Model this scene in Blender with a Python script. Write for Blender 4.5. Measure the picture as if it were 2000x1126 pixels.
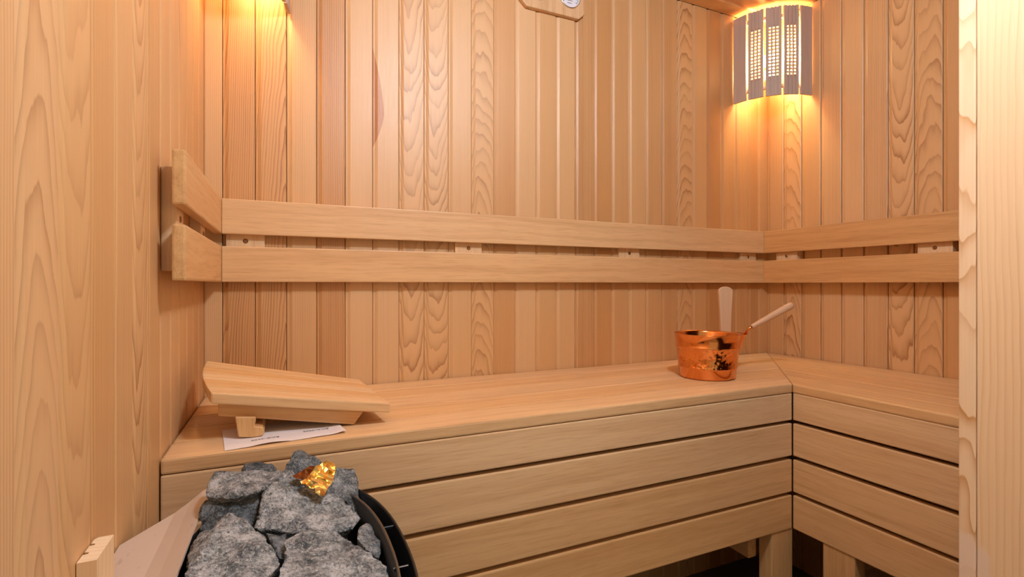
import bpy, bmesh, math, random
from mathutils import Vector, Matrix, noise

scene = bpy.context.scene
for o in list(bpy.data.objects):
    bpy.data.objects.remove(o)

# ------------------------------------------------------------------ camera
YAW = 0.4257                       # turned from the back-wall normal towards the right
FPX = 980.84                       # focal length in pixels of a 2000 px wide frame
CY = 554.92                        # horizon row
cam_d = bpy.data.cameras.new('camera')
cam = bpy.data.objects.new('camera', cam_d)
scene.collection.objects.link(cam)
cam_d.sensor_fit = 'HORIZONTAL'
cam_d.sensor_width = 36.0
cam_d.lens = FPX * 36.0 / 2000.0
cam_d.shift_y = -(563.0 - CY) / 2000.0
cam_d.clip_start = 0.01
cam.location = (0, 0, 0)
cam.rotation_euler = (math.pi / 2, 0, -YAW)
scene.camera = cam

# ------------------------------------------------------------------ world, light, exposure
world = bpy.data.worlds.new('world')
scene.world = world
world.use_nodes = True
bgn = world.node_tree.nodes['Background']
bgn.inputs['Color'].default_value = (1.0, 0.78, 0.51, 1)
bgn.inputs['Strength'].default_value = 0.50

# the room's bright white ceiling light, above and just ahead of the camera
def ball_light(name, loc, radius, power, col):
    l = bpy.data.lights.new(name, 'POINT')
    l.shadow_soft_size = radius; l.energy = power; l.color = col
    o = bpy.data.objects.new(name, l)
    scene.collection.objects.link(o)
    o.location = loc
    return o
ball_light('ceiling_light', (0.54, 0.30, 0.94), 0.08, 31.5, (0.93, 1.0, 1.09))

scene.view_settings.view_transform = 'Standard'
scene.view_settings.look = 'None'
scene.view_settings.gamma = 1.0
scene.view_settings.use_curve_mapping = False
scene.view_settings.exposure = 0.0

# ------------------------------------------------------------------ dimensions (metres, camera at the origin)
XL, XR, YB = -0.1759, 1.7495, 1.40
ZF, ZC = -1.06, 1.0224
YF = 0.43                          # inner face of the front partition
BZ, BY, BX = -0.2703, 0.9267, 1.2558    # bench top, its front along the back wall, its front along the right wall
S_, C_ = math.sin(YAW), math.cos(YAW)

def ray(px, py):
    t = (px - 1000.0) / FPX
    return Vector((S_ + C_ * t, C_ - S_ * t, (CY - py) / FPX))
def at(px, py, Y):
    r = ray(px, py); return r * (Y / r.y)
def atx(px, py, X):
    r = ray(px, py); return r * (X / r.x)
def atz(px, py, Z):
    r = ray(px, py); return r * (Z / r.z)

rng = random.Random(5)
COL = scene.collection

# ------------------------------------------------------------------ node helpers
class NT:
    def __init__(self, name):
        self.m = bpy.data.materials.new(name); self.m.use_nodes = True
        self.t = self.m.node_tree; self.N = self.t.nodes; self.L = self.t.links
        self.b = self.N['Principled BSDF']
    def link(self, v, sock):
        if isinstance(v, bpy.types.NodeSocket): self.L.new(v, sock)
        else: sock.default_value = v
    def math(self, op, a, b=None, c=None, clamp=False):
        n = self.N.new('ShaderNodeMath'); n.operation = op; n.use_clamp = clamp
        for i, v in enumerate((a, b, c)):
            if v is not None: self.link(v, n.inputs[i])
        return n.outputs[0]
    def comb(self, x, y, z):
        n = self.N.new('ShaderNodeCombineXYZ')
        for i, v in enumerate((x, y, z)): self.link(v, n.inputs[i])
        return n.outputs[0]
    def sep(self, v):
        n = self.N.new('ShaderNodeSeparateXYZ'); self.link(v, n.inputs[0]); return n.outputs
    def noise(self, vec, scale=1.0, detail=2.0, rough=0.5):
        n = self.N.new('ShaderNodeTexNoise'); self.link(vec, n.inputs['Vector'])
        n.inputs['Scale'].default_value = scale; n.inputs['Detail'].default_value = detail
        n.inputs['Roughness'].default_value = rough
        return n.outputs['Fac']
    def vor(self, vec, scale, feature='F1', out='Distance'):
        n = self.N.new('ShaderNodeTexVoronoi'); n.feature = feature; self.link(vec, n.inputs['Vector'])
        n.inputs['Scale'].default_value = scale
        return n.outputs[out]
    def mix(self, f, a, b, blend='MIX'):
        n = self.N.new('ShaderNodeMix'); n.data_type = 'RGBA'; n.blend_type = blend
        self.link(f, n.inputs[0])
        for v, s in ((a, n.inputs[6]), (b, n.inputs[7])):
            if isinstance(v, tuple) and len(v) == 3: v = v + (1,)
            self.link(v, s)
        return n.outputs[2]
    def ramp(self, f, stops):
        n = self.N.new('ShaderNodeValToRGB'); self.link(f, n.inputs[0])
        e = n.color_ramp.elements
        while len(e) < len(stops): e.new(0.5)
        for i, (p, c) in enumerate(stops):
            e[i].position = p; e[i].color = c + (1,) if len(c) == 3 else c
        return n.outputs[0]
    def mapr(self, v, a, b, c, d, smooth=False):
        n = self.N.new('ShaderNodeMapRange'); n.clamp = True
        if smooth: n.interpolation_type = 'SMOOTHSTEP'
        for i, x in enumerate((v, a, b, c, d)): self.link(x, n.inputs[i])
        return n.outputs[0]
    def objc(self):
        return self.N.new('ShaderNodeTexCoord').outputs['Object']
    def info(self):
        return self.N.new('ShaderNodeObjectInfo').outputs
    def bump(self, h, strength, dist=0.002):
        n = self.N.new('ShaderNodeBump'); n.inputs['Strength'].default_value = strength
        n.inputs['Distance'].default_value = dist
        self.link(h, n.inputs['Height']); self.link(n.outputs[0], self.b.inputs['Normal'])
    def set(self, **k):
        for key, v in k.items():
            s = self.b.inputs[key.replace('_', ' ')]
            if isinstance(v, tuple) and len(v) == 3: v = v + (1,)
            self.link(v, s)
        return self.m

def plain(name, col, rough=0.5, metal=0.0, spec=0.5):
    n = NT(name)
    return n.set(Base_Color=col, Roughness=rough, Metallic=metal, Specular_IOR_Level=spec)

def wood_rings(name, stops, dark, spacing=0.0042, wav=0.012, strength=0.55, rough=0.42, spec=0.4, extra=None):
    """Softwood cut from a log: growth rings around a tilted pith.  Object colour carries
    tone (R), sideways pith offset (G), pith depth (B) and pith tilt (A)."""
    n = NT(name)
    u, w, g = n.sep(n.objc())[:3]
    inf = n.info()
    sc = n.N.new('ShaderNodeSeparateColor'); n.L.new(inf['Color'], sc.inputs[0])
    tone, og, ob = sc.outputs[0], sc.outputs[1], sc.outputs[2]
    oa = inf['Alpha']; rnd = inf['Random']
    r100 = n.math('MULTIPLY', rnd, 97.0)
    wv1 = n.noise(n.comb(n.math('MULTIPLY_ADD', u, 11.0, r100), n.math('MULTIPLY', w, 9.0), n.math('MULTIPLY', g, 2.6)), 1.0, 2.0, 0.5)
    wv2 = n.noise(n.comb(n.math('MULTIPLY_ADD', u, 16.0, r100), n.math('MULTIPLY_ADD', w, 9.0, 31.0), n.math('MULTIPLY', g, 4.2)), 1.0, 2.0, 0.5)
    wv3 = n.noise(n.comb(n.math('MULTIPLY_ADD', u, 90.0, r100), n.math('MULTIPLY_ADD', w, 9.0, 7.0), n.math('MULTIPLY', g, 22.0)), 1.0, 2.0, 0.5)
    U = n.math('ADD', n.math('MULTIPLY_ADD', n.math('SUBTRACT', og, 0.5), 0.22, u), n.math('MULTIPLY', n.math('SUBTRACT', wv1, 0.5), wav))
    W = n.math('ADD', n.math('MULTIPLY_ADD', ob, 0.30, w), n.math('MULTIPLY', n.math('MULTIPLY', n.math('SUBTRACT', oa, 0.5), 1.2), g))
    W = n.math('ADD', W, n.math('MULTIPLY', n.math('SUBTRACT', wv2, 0.5), wav * 2.2))
    rad = n.math('SQRT', n.math('ADD', n.math('MULTIPLY', U, U), n.math('MULTIPLY', W, W)))
    rad = n.math('ADD', rad, n.math('MULTIPLY', n.math('SUBTRACT', wv3, 0.5), 0.0016))
    ph = n.math('DIVIDE', rad, spacing)
    fr = n.math('FRACT', ph)
    idx = n.math('FLOOR', ph)
    ringw = n.math('POWER', fr, 3.2)
    drop = n.mapr(fr, 0.92, 1.0, 1.0, 0.0, True)
    ring = n.math('MULTIPLY', ringw, drop)
    wn = n.N.new('ShaderNodeTexWhiteNoise'); wn.noise_dimensions = '1D'
    n.L.new(n.math('ADD', idx, n.math('FLOOR', n.math('MULTIPLY', rnd, 500.0))), wn.inputs['W'])
    rvar = n.mapr(wn.outputs['Value'], 0, 1, 0.5, 1.0)
    patch = n.mapr(wv1, 0.3, 0.65, 0.5, 1.1)
    cvar = n.math('MULTIPLY', inf['Object Index'], 0.01)
    rf = n.math('MINIMUM', n.math('MULTIPLY', n.math('MULTIPLY', ring, rvar), n.math('MULTIPLY', n.math('MULTIPLY', patch, cvar), strength)), 0.92)
    fib = n.noise(n.comb(n.math('MULTIPLY_ADD', u, 650.0, r100), n.math('MULTIPLY', w, 650.0), n.math('MULTIPLY', g, 9.0)), 1.0, 2.0, 0.6)
    base = n.ramp(tone, stops)
    big = n.noise(n.comb(n.math('MULTIPLY_ADD', u, 14.0, r100), n.math('MULTIPLY', w, 14.0), n.math('MULTIPLY_ADD', g, 1.3, r100)), 1.0, 3.0, 0.5)
    base = n.mix(n.mapr(big, 0.35, 0.7, 0.0, 0.3), base, n.mix(1.0, base, (0.92, 0.82, 0.72), 'MULTIPLY'))
    col = n.mix(rf, base, dark)
    col = n.mix(n.mapr(fib, 0.35, 0.75, 0.0, 0.16), col, n.mix(1.0, col, (0.70, 0.60, 0.52), 'MULTIPLY'))
    if extra: col = extra(n, col, u, w, g)
    n.bump(n.math('ADD', fib, n.math('MULTIPLY', ring, 0.15)), 0.12, 0.0012)
    n.b.inputs['Specular IOR Level'].default_value = spec
    return n.set(Base_Color=col, Roughness=n.mapr(fib, 0.3, 0.8, rough - 0.05, rough + 0.08))

def wood_fine(name, stops, streak, rough=0.45, sscale=300.0, amount=0.5, spec=0.4, blotch=None):
    """Close-grained pale hardwood: short fine streaks along the board, soft broad bands."""
    n = NT(name)
    u, w, g = n.sep(n.objc())[:3]
    inf = n.info()
    sc = n.N.new('ShaderNodeSeparateColor'); n.L.new(inf['Color'], sc.inputs[0])
    tone = sc.outputs[0]
    r100 = n.math('MULTIPLY', inf['Random'], 83.0)
    a = n.noise(n.comb(n.math('MULTIPLY_ADD', u, sscale, r100), n.math('MULTIPLY_ADD', w, sscale, r100), n.math('MULTIPLY_ADD', g, 14.0, r100)), 1.0, 3.0, 0.6)
    wob = n.math('MULTIPLY', n.noise(n.comb(n.math('MULTIPLY', u, 8.0), n.math('ADD', w, r100), n.math('MULTIPLY', g, 3.0)), 1.0, 1.0, 0.5), 2.2)
    b = n.noise(n.comb(n.math('ADD', n.math('MULTIPLY_ADD', u, 60.0, r100), wob), n.math('MULTIPLY_ADD', w, 60.0, r100), n.math('MULTIPLY_ADD', g, 1.6, r100)), 1.0, 3.0, 0.55)
    base = n.ramp(tone, stops)
    col = n.mix(n.mapr(b, 0.42, 0.72, 0.0, 0.55), base, n.mix(1.0, base, streak, 'MULTIPLY'))
    col = n.mix(n.mapr(a, 0.48, 0.72, 0.0, amount), col, n.mix(1.0, col, streak, 'MULTIPLY'))
    n.bump(a, 0.06, 0.001)
    n.b.inputs['Specular IOR Level'].default_value = spec
    return n.set(Base_Color=col, Roughness=rough)

# ------------------------------------------------------------------ materials
WALL_STOPS = [(0.0, (0.78, 0.53, 0.30)), (0.35, (0.73, 0.455, 0.215)), (0.7, (0.64, 0.335, 0.125)), (1.0, (0.54, 0.25, 0.08))]
M = {}
M['wall'] = wood_rings('cedar_panelling', WALL_STOPS, (0.33, 0.125, 0.032), 0.0042, 0.0062, 2.1, 0.47, 1.0)
def stain(n, col, u, w, g):
    # a resin-brown knot scar at the left edge of this one board
    gg = n.math('SUBTRACT', g, STAIN_Z)
    up = n.math('MULTIPLY', n.math('MAXIMUM', gg, 0.0), 1.0 / 0.135)
    dn = n.math('MULTIPLY', n.math('MINIMUM', gg, 0.0), -1.0 / 0.072)
    q = n.math('ADD', up, dn)
    wid = n.math('MULTIPLY', n.math('SUBTRACT', 1.0, n.math('POWER', q, 1.5)), 0.0195)
    edge = n.math('SUBTRACT', wid, n.math('ADD', u, 0.0250))
    return n.mix(n.mapr(edge, -0.0004, 0.0006, 0.0, 0.95), col, (0.52, 0.225, 0.09))
STAIN_Z = 0.0
M['frame'] = wood_rings('pine_frame', [(0.0, (0.92, 0.76, 0.56)), (1.0, (0.88, 0.66, 0.40))], (0.58, 0.29, 0.09), 0.0085, 0.02, 0.75, 0.45)
def putty(n, col, u, w, g):
    # pale filler smeared over the foot of the joint
    pn = n.noise(n.comb(n.math('MULTIPLY', u, 30.0), n.math('MULTIPLY', w, 30.0), n.math('MULTIPLY', g, 14.0)), 1.0, 3.0, 0.55)
    low = n.math('MULTIPLY', n.mapr(g, PUT_Z, PUT_Z - 0.07, 0.0, 1.0), n.mapr(g, PUT_Z - 0.25, PUT_Z - 0.35, 1.0, 0.0))
    near = n.mapr(u, PUT_U - 0.028, PUT_U - 0.006, 0.0, 1.0)
    m = n.mapr(n.math('ADD', pn, n.math('MULTIPLY', n.math('MULTIPLY', low, near), 0.55)), 0.86, 0.96, 0.0, 0.8)
    return n.mix(m, col, (0.86, 0.72, 0.62))
FRAME = ([(0.0, (0.92, 0.76, 0.56)), (1.0, (0.88, 0.66, 0.40))], (0.58, 0.29, 0.09), 0.0085, 0.02, 1.3, 0.45)
PUT_Z, PUT_U = -0.355 - (ZC + ZF) / 2, 0.125
M['frame_board'] = wood_rings('pine_jamb', *FRAME, extra=putty)
PUT_U = 0.0
M['frame_strip'] = wood_rings('pine_edge_strip', *FRAME, extra=putty)
FS = [(0.0, (0.83, 0.61, 0.385)), (0.5, (0.77, 0.49, 0.235)), (1.0, (0.64, 0.325, 0.105))]
M['slat'] = wood_fine('aspen_slat', FS, (0.74, 0.60, 0.48), 0.46, spec=0.8)
M['endgrain'] = wood_fine('aspen_end_grain', [(0, (0.80, 0.54, 0.28)), (1, (0.72, 0.44, 0.19))], (0.62, 0.48, 0.34), 0.7, 900.0, 0.7)
M['pale_end'] = wood_rings('pine_end_grain', [(0, (0.90, 0.78, 0.58)), (1, (0.9, 0.75, 0.55))], (0.60, 0.36, 0.16), 0.006, 0.02, 0.8, 0.7)
M['shade'] = wood_fine('lamp_shade_wood', [(0, (0.56, 0.44, 0.37)), (1, (0.50, 0.38, 0.32))], (0.86, 0.8, 0.78), 0.55, 250.0, 0.35)
M['handle'] = wood_fine('beech_handle', [(0, (0.74, 0.50, 0.33)), (1, (0.70, 0.45, 0.28))], (0.9, 0.85, 0.8), 0.4, 400.0, 0.4)
M['plaque'] = wood_fine('plaque_wood', [(0, (0.74, 0.50, 0.29)), (1, (0.70, 0.45, 0.25))], (0.75, 0.62, 0.5), 0.45, 260.0, 0.5)
M['screw'] = plain('bronze_screw', (0.30, 0.16, 0.07), 0.35, 0.8)
M['steel_dark'] = plain('black_enamel', (0.010, 0.012, 0.014), 0.32)
M['steel_inner'] = plain('charcoal_steel', (0.030, 0.038, 0.045), 0.38, 0.6)
M['steel_rim'] = plain('worn_steel_edge', (0.22, 0.23, 0.24), 0.3, 1.0)
M['dial'] = plain('white_dial', (0.78, 0.80, 0.90), 0.3)
M['dial_rim'] = plain('dial_ring', (0.72, 0.68, 0.62), 0.3, 1.0)
M['ink'] = plain('black_ink', (0.03, 0.03, 0.045), 0.6)
M['dark_gap'] = plain('wall_backing', (0.10, 0.055, 0.03), 0.9)
n = NT('paper')
M['paper'] = n.set(Base_Color=(0.84, 0.80, 0.84), Roughness=0.7)

n = NT('beige_sheet')
v = n.objc()
f1 = n.noise(v, 7.0, 4.0, 0.6)
x, y, z = n.sep(v)[:3]
f2 = n.noise(n.comb(n.math('MULTIPLY', x, 120.0), n.math('MULTIPLY', y, 30.0), n.math('MULTIPLY', z, 60.0)), 1.0, 2.0, 0.5)
c = n.mix(n.mapr(f1, 0.35, 0.7, 0.0, 0.5), (0.60, 0.50, 0.43), (0.54, 0.45, 0.38))
c = n.mix(n.mapr(f2, 0.66, 0.74, 0.0, 0.35), c, (0.24, 0.18, 0.15))
M['beige'] = n.set(Base_Color=c, Roughness=0.5)

n = NT('floor_tile')
v = n.objc()
f1 = n.noise(v, 5.0, 5.0, 0.6)
M['floor'] = n.set(Base_Color=n.mix(f1, (0.06, 0.063, 0.07), (0.14, 0.145, 0.16)), Roughness=0.5)

n = NT('copper')
v = n.objc()
x, y, z = n.sep(v)[:3]
hm = n.vor(v, 105.0, 'SMOOTH_F1')
band = n.math('MULTIPLY', n.mapr(z, 0.030, 0.034, 0, 1), n.mapr(z, 0.088, 0.092, 1, 0))
f1 = n.noise(v, 30.0, 3.0, 0.6)
n.bump(n.math('MULTIPLY', hm, band), 0.55, 0.004)
n.b.inputs['Metallic'].default_value = 1.0
M['copper'] = n.set(Base_Color=n.mix(f1, (0.88, 0.36, 0.12), (0.80, 0.30, 0.09)), Roughness=0.16)
M['copper_plain'] = plain('copper_smooth', (0.86, 0.35, 0.12), 0.18, 1.0)

n = NT('gold_foil')
f1 = n.noise(n.objc(), 90.0, 2.0, 0.5)
n.bump(f1, 0.25, 0.003)
M['gold'] = n.set(Base_Color=(1.0, 0.74, 0.30), Roughness=0.24, Metallic=1.0)
M['bronze_foil'] = plain('brown_foil', (0.20, 0.07, 0.02), 0.3, 0.9)

n = NT('olivine_stone')
v = n.objc()
inf = n.info()
geo = n.N.new('ShaderNodeNewGeometry')
off = n.N.new('ShaderNodeVectorMath'); off.operation = 'ADD'
n.L.new(v, off.inputs[0]); n.L.new(n.comb(n.math('MULTIPLY', inf['Random'], 20.0), 0.0, 0.0), off.inputs[1])
vv = off.outputs[0]
a1 = n.noise(vv, 38.0, 6.0, 0.68)
a2 = n.noise(vv, 330.0, 3.0, 0.65)
a3 = n.noise(vv, 120.0, 4.0, 0.7)
col = n.ramp(a1, [(0.36, (0.055, 0.070, 0.082)), (0.50, (0.23, 0.245, 0.255)), (0.62, (0.52, 0.52, 0.53))])
col = n.mix(n.mapr(a3, 0.50, 0.66, 0.0, 0.55), col, (0.66, 0.65, 0.66))
col = n.mix(n.mapr(a2, 0.56, 0.70, 0.0, 0.8), col, (0.72, 0.70, 0.70))
col = n.mix(n.mapr(a2, 0.32, 0.46, 0.8, 0.0), col, (0.03, 0.036, 0.04))
col = n.mix(1.0, col, (1.12, 1.20, 1.28), 'MULTIPLY')
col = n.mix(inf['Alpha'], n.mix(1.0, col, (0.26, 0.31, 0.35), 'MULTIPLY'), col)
n.bump(n.math('ADD', n.math('MULTIPLY', a3, 1.2), n.math('MULTIPLY', a2, 0.5)), 1.0, 0.007)
M['stone'] = n.set(Base_Color=col, Roughness=0.62)

n = NT('lamp_bulb')
n.b.inputs['Emission Strength'].default_value = 30.0
M['bulb'] = n.set(Base_Color=(1, 0.9, 0.7), Emission_Color=(1.0, 0.70, 0.34))
M['socket'] = plain('white_socket', (0.7, 0.68, 0.62), 0.4)

# ------------------------------------------------------------------ object helpers
def link_obj(name, mesh, mat=None, parent=None, M4=None, color=None):
    o = bpy.data.objects.new(name, mesh)
    COL.objects.link(o)
    if mat is not None and not mesh.materials: mesh.materials.append(mat)
    if parent is not None:
        o.parent = parent
        W = M4 if M4 is not None else Matrix.Identity(4)
        base = parent
        T = Matrix.Identity(4)
        while base is not None:
            T = base.matrix_basis @ T if False else T
            base = base.parent
        pw = parent_world(parent)
        o.matrix_basis = pw.inverted() @ W
    elif M4 is not None:
        o.matrix_basis = M4
    if color:
        o.color = color[:4]
        o.pass_index = color[4] if len(color) > 4 else 60
    return o

def parent_world(p):
    m = p.matrix_basis.copy()
    while p.parent is not None:
        p = p.parent
        m = p.matrix_basis @ m
    return m

def tag(o, label=None, cat=None, group=None, kind=None):
    if label: o['label'] = label
    if cat: o['category'] = cat
    if group: o['group'] = group
    if kind: o['kind'] = kind
    return o

def thing(name, loc, label, cat, group=None):
    o = bpy.data.objects.new(name, None)
    o.empty_display_size = 0.05
    COL.objects.link(o)
    o.matrix_basis = Matrix.Translation(Vector(loc))
    return tag(o, label, cat, group)

def mesh_from(bm, name, smooth=False):
    me = bpy.data.meshes.new(name)
    bm.normal_update()
    bm.to_mesh(me); bm.free()
    if smooth:
        for p in me.polygons: p.use_smooth = True
    return me

def box_into(bm, x0, x1, y0, y1, z0, z1):
    vs = [bm.verts.new(p) for p in ((x0, y0, z0), (x1, y0, z0), (x1, y1, z0), (x0, y1, z0), (x0, y0, z1), (x1, y0, z1), (x1, y1, z1), (x0, y1, z1))]
    for f in ((3, 2, 1, 0), (4, 5, 6, 7), (0, 1, 5, 4), (1, 2, 6, 5), (2, 3, 7, 6), (3, 0, 4, 7)):
        bm.faces.new([vs[i] for i in f])

def boxes_mesh(name, boxes, bevel=0.0, seg=1):
    bm = bmesh.new()
    for b in boxes: box_into(bm, *b)
    if bevel: bmesh.ops.bevel(bm, geom=bm.edges[:], offset=bevel, segments=seg, affect='EDGES', profile=0.6)
    return mesh_from(bm, name)

def struct(name, boxes, mat):
    o = link_obj(name, boxes_mesh(name, boxes), mat)
    return tag(o, kind='structure')

def frame_mat(center, xdir, zdir):
    x = Vector(xdir).normalized(); z = Vector(zdir).normalized()
    y = z.cross(x).normalized(); x = y.cross(z).normalized()
    m = Matrix((x, y, z)).transposed().to_4x4()
    m.translation = Vector(center)
    return m

_plank_cache = {}
def plank_mesh(W, T, L, bevel, k0=0.0, k1=0.0, seg=2):
    """W x T x L board, length along local Z; k0 / k1 slant the two ends for mitres."""
    key = (round(W, 5), round(T, 5), round(L, 5), bevel, k0, k1, seg)
    if key in _plank_cache: return _plank_cache[key]
    bm = bmesh.new()
    box_into(bm, -W / 2, W / 2, -T / 2, T / 2, -L / 2, L / 2)
    for v in bm.verts:
        v.co.z += (k1 if v.co.z > 0 else k0) * v.co.x
    if bevel:
        bmesh.ops.bevel(bm, geom=bm.edges[:], offset=bevel, segments=seg, affect='EDGES', profile=0.6)
    me = mesh_from(bm, 'plank')
    _plank_cache[key] = me
    return me

def rcolor(tone=None, spread=0.15):
    t = 0.45 if tone is None else tone
    return (min(1, max(0, t + rng.uniform(-spread, spread))), rng.random(), rng.random(), rng.random())

def plank(name, parent, center, W, T, L, wdir, ldir, mat, bevel=0.002, k0=0.0, k1=0.0, color=None):
    me = plank_mesh(W, T, L, bevel, k0, k1)
    if not me.materials: me.materials.append(mat)
    elif me.materials[0] != mat:
        me = me.copy(); me.materials[0] = mat
    return link_obj(name, me, None, parent, frame_mat(center, wdir, ldir), color or rcolor())

def lathe(name, prof, seg=48, smooth=True):
    bm = bmesh.new(); rings = []
    for r, z in prof:
        rings.append([bm.verts.new((r * math.cos(2 * math.pi * i / seg), r * math.sin(2 * math.pi * i / seg), z)) for i in range(seg)] if r > 1e-6 else [bm.verts.new((0, 0, z))])
    for a, b in zip(rings, rings[1:]):
        for i in range(seg):
            j = (i + 1) % seg
            if len(a) == 1 and len(b) == 1: continue
            if len(a) == 1: bm.faces.new((a[0], b[j], b[i]))
            elif len(b) == 1: bm.faces.new((a[i], a[j], b[0]))
            else: bm.faces.new((a[i], a[j], b[j], b[i]))
    bmesh.ops.recalc_face_normals(bm, faces=bm.faces[:])
    return mesh_from(bm, name, smooth)

def tube(name, pts, radii, seg=16, smooth=True):
    bm = bmesh.new(); rings = []
    P = [Vector(p) for p in pts]
    for i, p in enumerate(P):
        d = (P[min(i + 1, len(P) - 1)] - P[max(i - 1, 0)]).normalized()
        a = d.cross(Vector((0, 0, 1)) if abs(d.z) < 0.9 else Vector((1, 0, 0))).normalized()
        b = d.cross(a)
        rings.append([bm.verts.new(p + (a * math.cos(2 * math.pi * k / seg) + b * math.sin(2 * math.pi * k / seg)) * radii[i]) for k in range(seg)])
    for r0, r1 in zip(rings, rings[1:]):
        for k in range(seg):
            j = (k + 1) % seg
            bm.faces.new((r0[k], r0[j], r1[j], r1[k]))
    bm.faces.new(rings[0][::-1]); bm.faces.new(rings[-1])
    bmesh.ops.recalc_face_normals(bm, faces=bm.faces[:])
    return mesh_from(bm, name, smooth)

def prism(name, outline, depth, bevel=0.0, seg=2):
    """outline in local XZ, extruded along local Y from 0 to depth."""
    bm = bmesh.new()
    a = [bm.verts.new((x, 0, z)) for x, z in outline]
    b = [bm.verts.new((x, depth, z)) for x, z in outline]
    bm.faces.new(a); bm.faces.new(b[::-1])
    for i in range(len(a)):
        j = (i + 1) % len(a)
        bm.faces.new((a[j], a[i], b[i], b[j]))
    bmesh.ops.recalc_face_normals(bm, faces=bm.faces[:])
    if bevel: bmesh.ops.bevel(bm, geom=bm.edges[:], offset=bevel, segments=seg, affect='EDGES', profile=0.6)
    return mesh_from(bm, name)

# ------------------------------------------------------------------ the room
TB = 0.012                                        # panelling board thickness
YH = -0.55                                        # left wall goes on past the doorway into the hall
wall_back = struct('wall_back', [(XL - 0.06, XR + 0.06, YB + TB, YB + 0.06, ZF, ZC + 0.05)], M['dark_gap'])
wall_left = struct('wall_left', [(XL - 0.06, XL - TB, YH, YB + TB, ZF, ZC + 0.05)], M['dark_gap'])
wall_right = struct('wall_right', [(XR + TB, XR + 0.06, YF - 0.09, YB + TB, ZF, ZC + 0.05)], M['dark_gap'])
floor = struct('floor', [(XL - 0.06, XR + 0.06, YF - 0.09, YB + 0.06, ZF - 0.05, ZF)], M['floor'])
M['hall_floor'] = plain('hall_floor_tile', (0.42, 0.36, 0.29), 0.5)
struct('floor', [(XL - 0.06, XR + 0.06, -1.6, YF - 0.09, ZF - 0.05, ZF)], M['hall_floor'])
ceiling = struct('ceiling', [(XL - 0.06, XR + 0.06, 0.30, YB + 0.06, ZC + TB, ZC + 0.06)], M['dark_gap'])

_board_cache = {}
def board_mesh(p, L):
    """Tongue-and-groove board: flat face, a recessed strip beside the joint, chamfered edge."""
    key = (round(p, 4), round(L, 4))
    if key in _board_cache: return _board_cache[key]
    h = p / 2
    prof = [(-h + 0.0006, TB), (-h + 0.0006, 0.0042), (-h + 0.0020, 0.0032), (-h + 0.0060, 0.0032), (-h + 0.0120, 0.0005), (-h + 0.0134, 0.0),
            (h - 0.0026, 0.0), (h - 0.0006, 0.0014), (h - 0.0004, TB)]
    bm = bmesh.new()
    a = [bm.verts.new((x, y, -L / 2)) for x, y in prof]
    b = [bm.verts.new((x, y, L / 2)) for x, y in prof]
    bm.faces.new(a); bm.faces.new(b[::-1])
    for i in range(len(a)):
        j = (i + 1) % len(a)
        bm.faces.new((a[i], b[i], b[j], a[j]))
    bmesh.ops.recalc_face_normals(bm, faces=bm.faces[:])
    me = mesh_from(bm, 'panelling_board')
    _board_cache[key] = me
    return me

def wall_board(parent, mid, p, L, theta, color, mat):
    me = board_mesh(p, L)
    if not me.materials: me.materials.append(mat)
    elif me.materials[0] != mat:
        me = me.copy(); me.materials[0] = mat
    m = Matrix.Rotation(theta, 4, 'Z'); m.translation = Vector(mid)
    return link_obj('panelling_board', me, None, parent, m, color)

HH = ZC - ZF
ZM = (ZC + ZF) / 2
# back wall: joints left to right; tone and grain for each board as seen
edges = [XL, -0.137] + [-0.137 + 0.0712 * i for i in range(1, 26)] + [1.697, XR]
edges[-3] = 1.643
edges[0] -= 0.010; edges[-1] += 0.010           # corner boards tuck in behind the side walls
# kinds of cut: S straight grain, C arched (cathedral) grain, W wavy, P plain; numbers are tone and ring contrast
gr = random.Random(11)
def G(kind, tone, con):
    if kind == 'S': q = (gr.choice((0.02, 0.06, 0.94, 0.99)), gr.uniform(.04, .16), gr.uniform(.485, .515))
    elif kind == 'C': q = (gr.uniform(.44, .57), gr.uniform(.32, .5), gr.choice((.435, .45, .555, .57)))
    elif kind == 'W': q = (gr.choice((.24, .76)), gr.uniform(.14, .22), gr.choice((.46, .54)))
    else:
        q = (gr.choice((0.0, 1.0)), gr.uniform(.02, .1), 0.5); con += 10
    return (tone,) + q + (con,)
back_spec = [G('P', .22, 20), G('W', .62, 75), G('W', .55, 80), G('S', .32, 45), G('S', .60, 85),
             G('P', .15, 12), G('P', .14, 15), G('C', .26, 55), G('C', .30, 50), G('P', .28, 18),
             G('C', .36, 45), G('P', .56, 25), G('P', .18, 12), G('P', .40, 22), G('P', .26, 18),
             G('S', .46, 100), G('S', .64, 45), G('S', .46, 40), G('P', .36, 12), G('S', .46, 50),
             G('S', .52, 80), G('C', .44, 60), G('P', .52, 15), G('P', .84, 25), G('S', .58, 60),
             G('W', .50, 60), G('S', .60, 50), G('P', .4, 30)]
for i in range(len(edges) - 1):
    x0, x1 = edges[i], edges[i + 1]
    mat = M['wall']
    if i == 6:
        STAIN_Z = at(745, 222, YB).z - ZM
        mat = wood_rings('cedar_panelling_scarred', WALL_STOPS, (0.33, 0.125, 0.032), 0.0042, 0.0062, 2.1, 0.47, 1.0, extra=stain)
    wall_board(wall_back, ((x0 + x1) / 2, YB, ZM), x1 - x0, HH, 0.0, back_spec[i] if i < len(back_spec) else rcolor(.4), mat)

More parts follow.
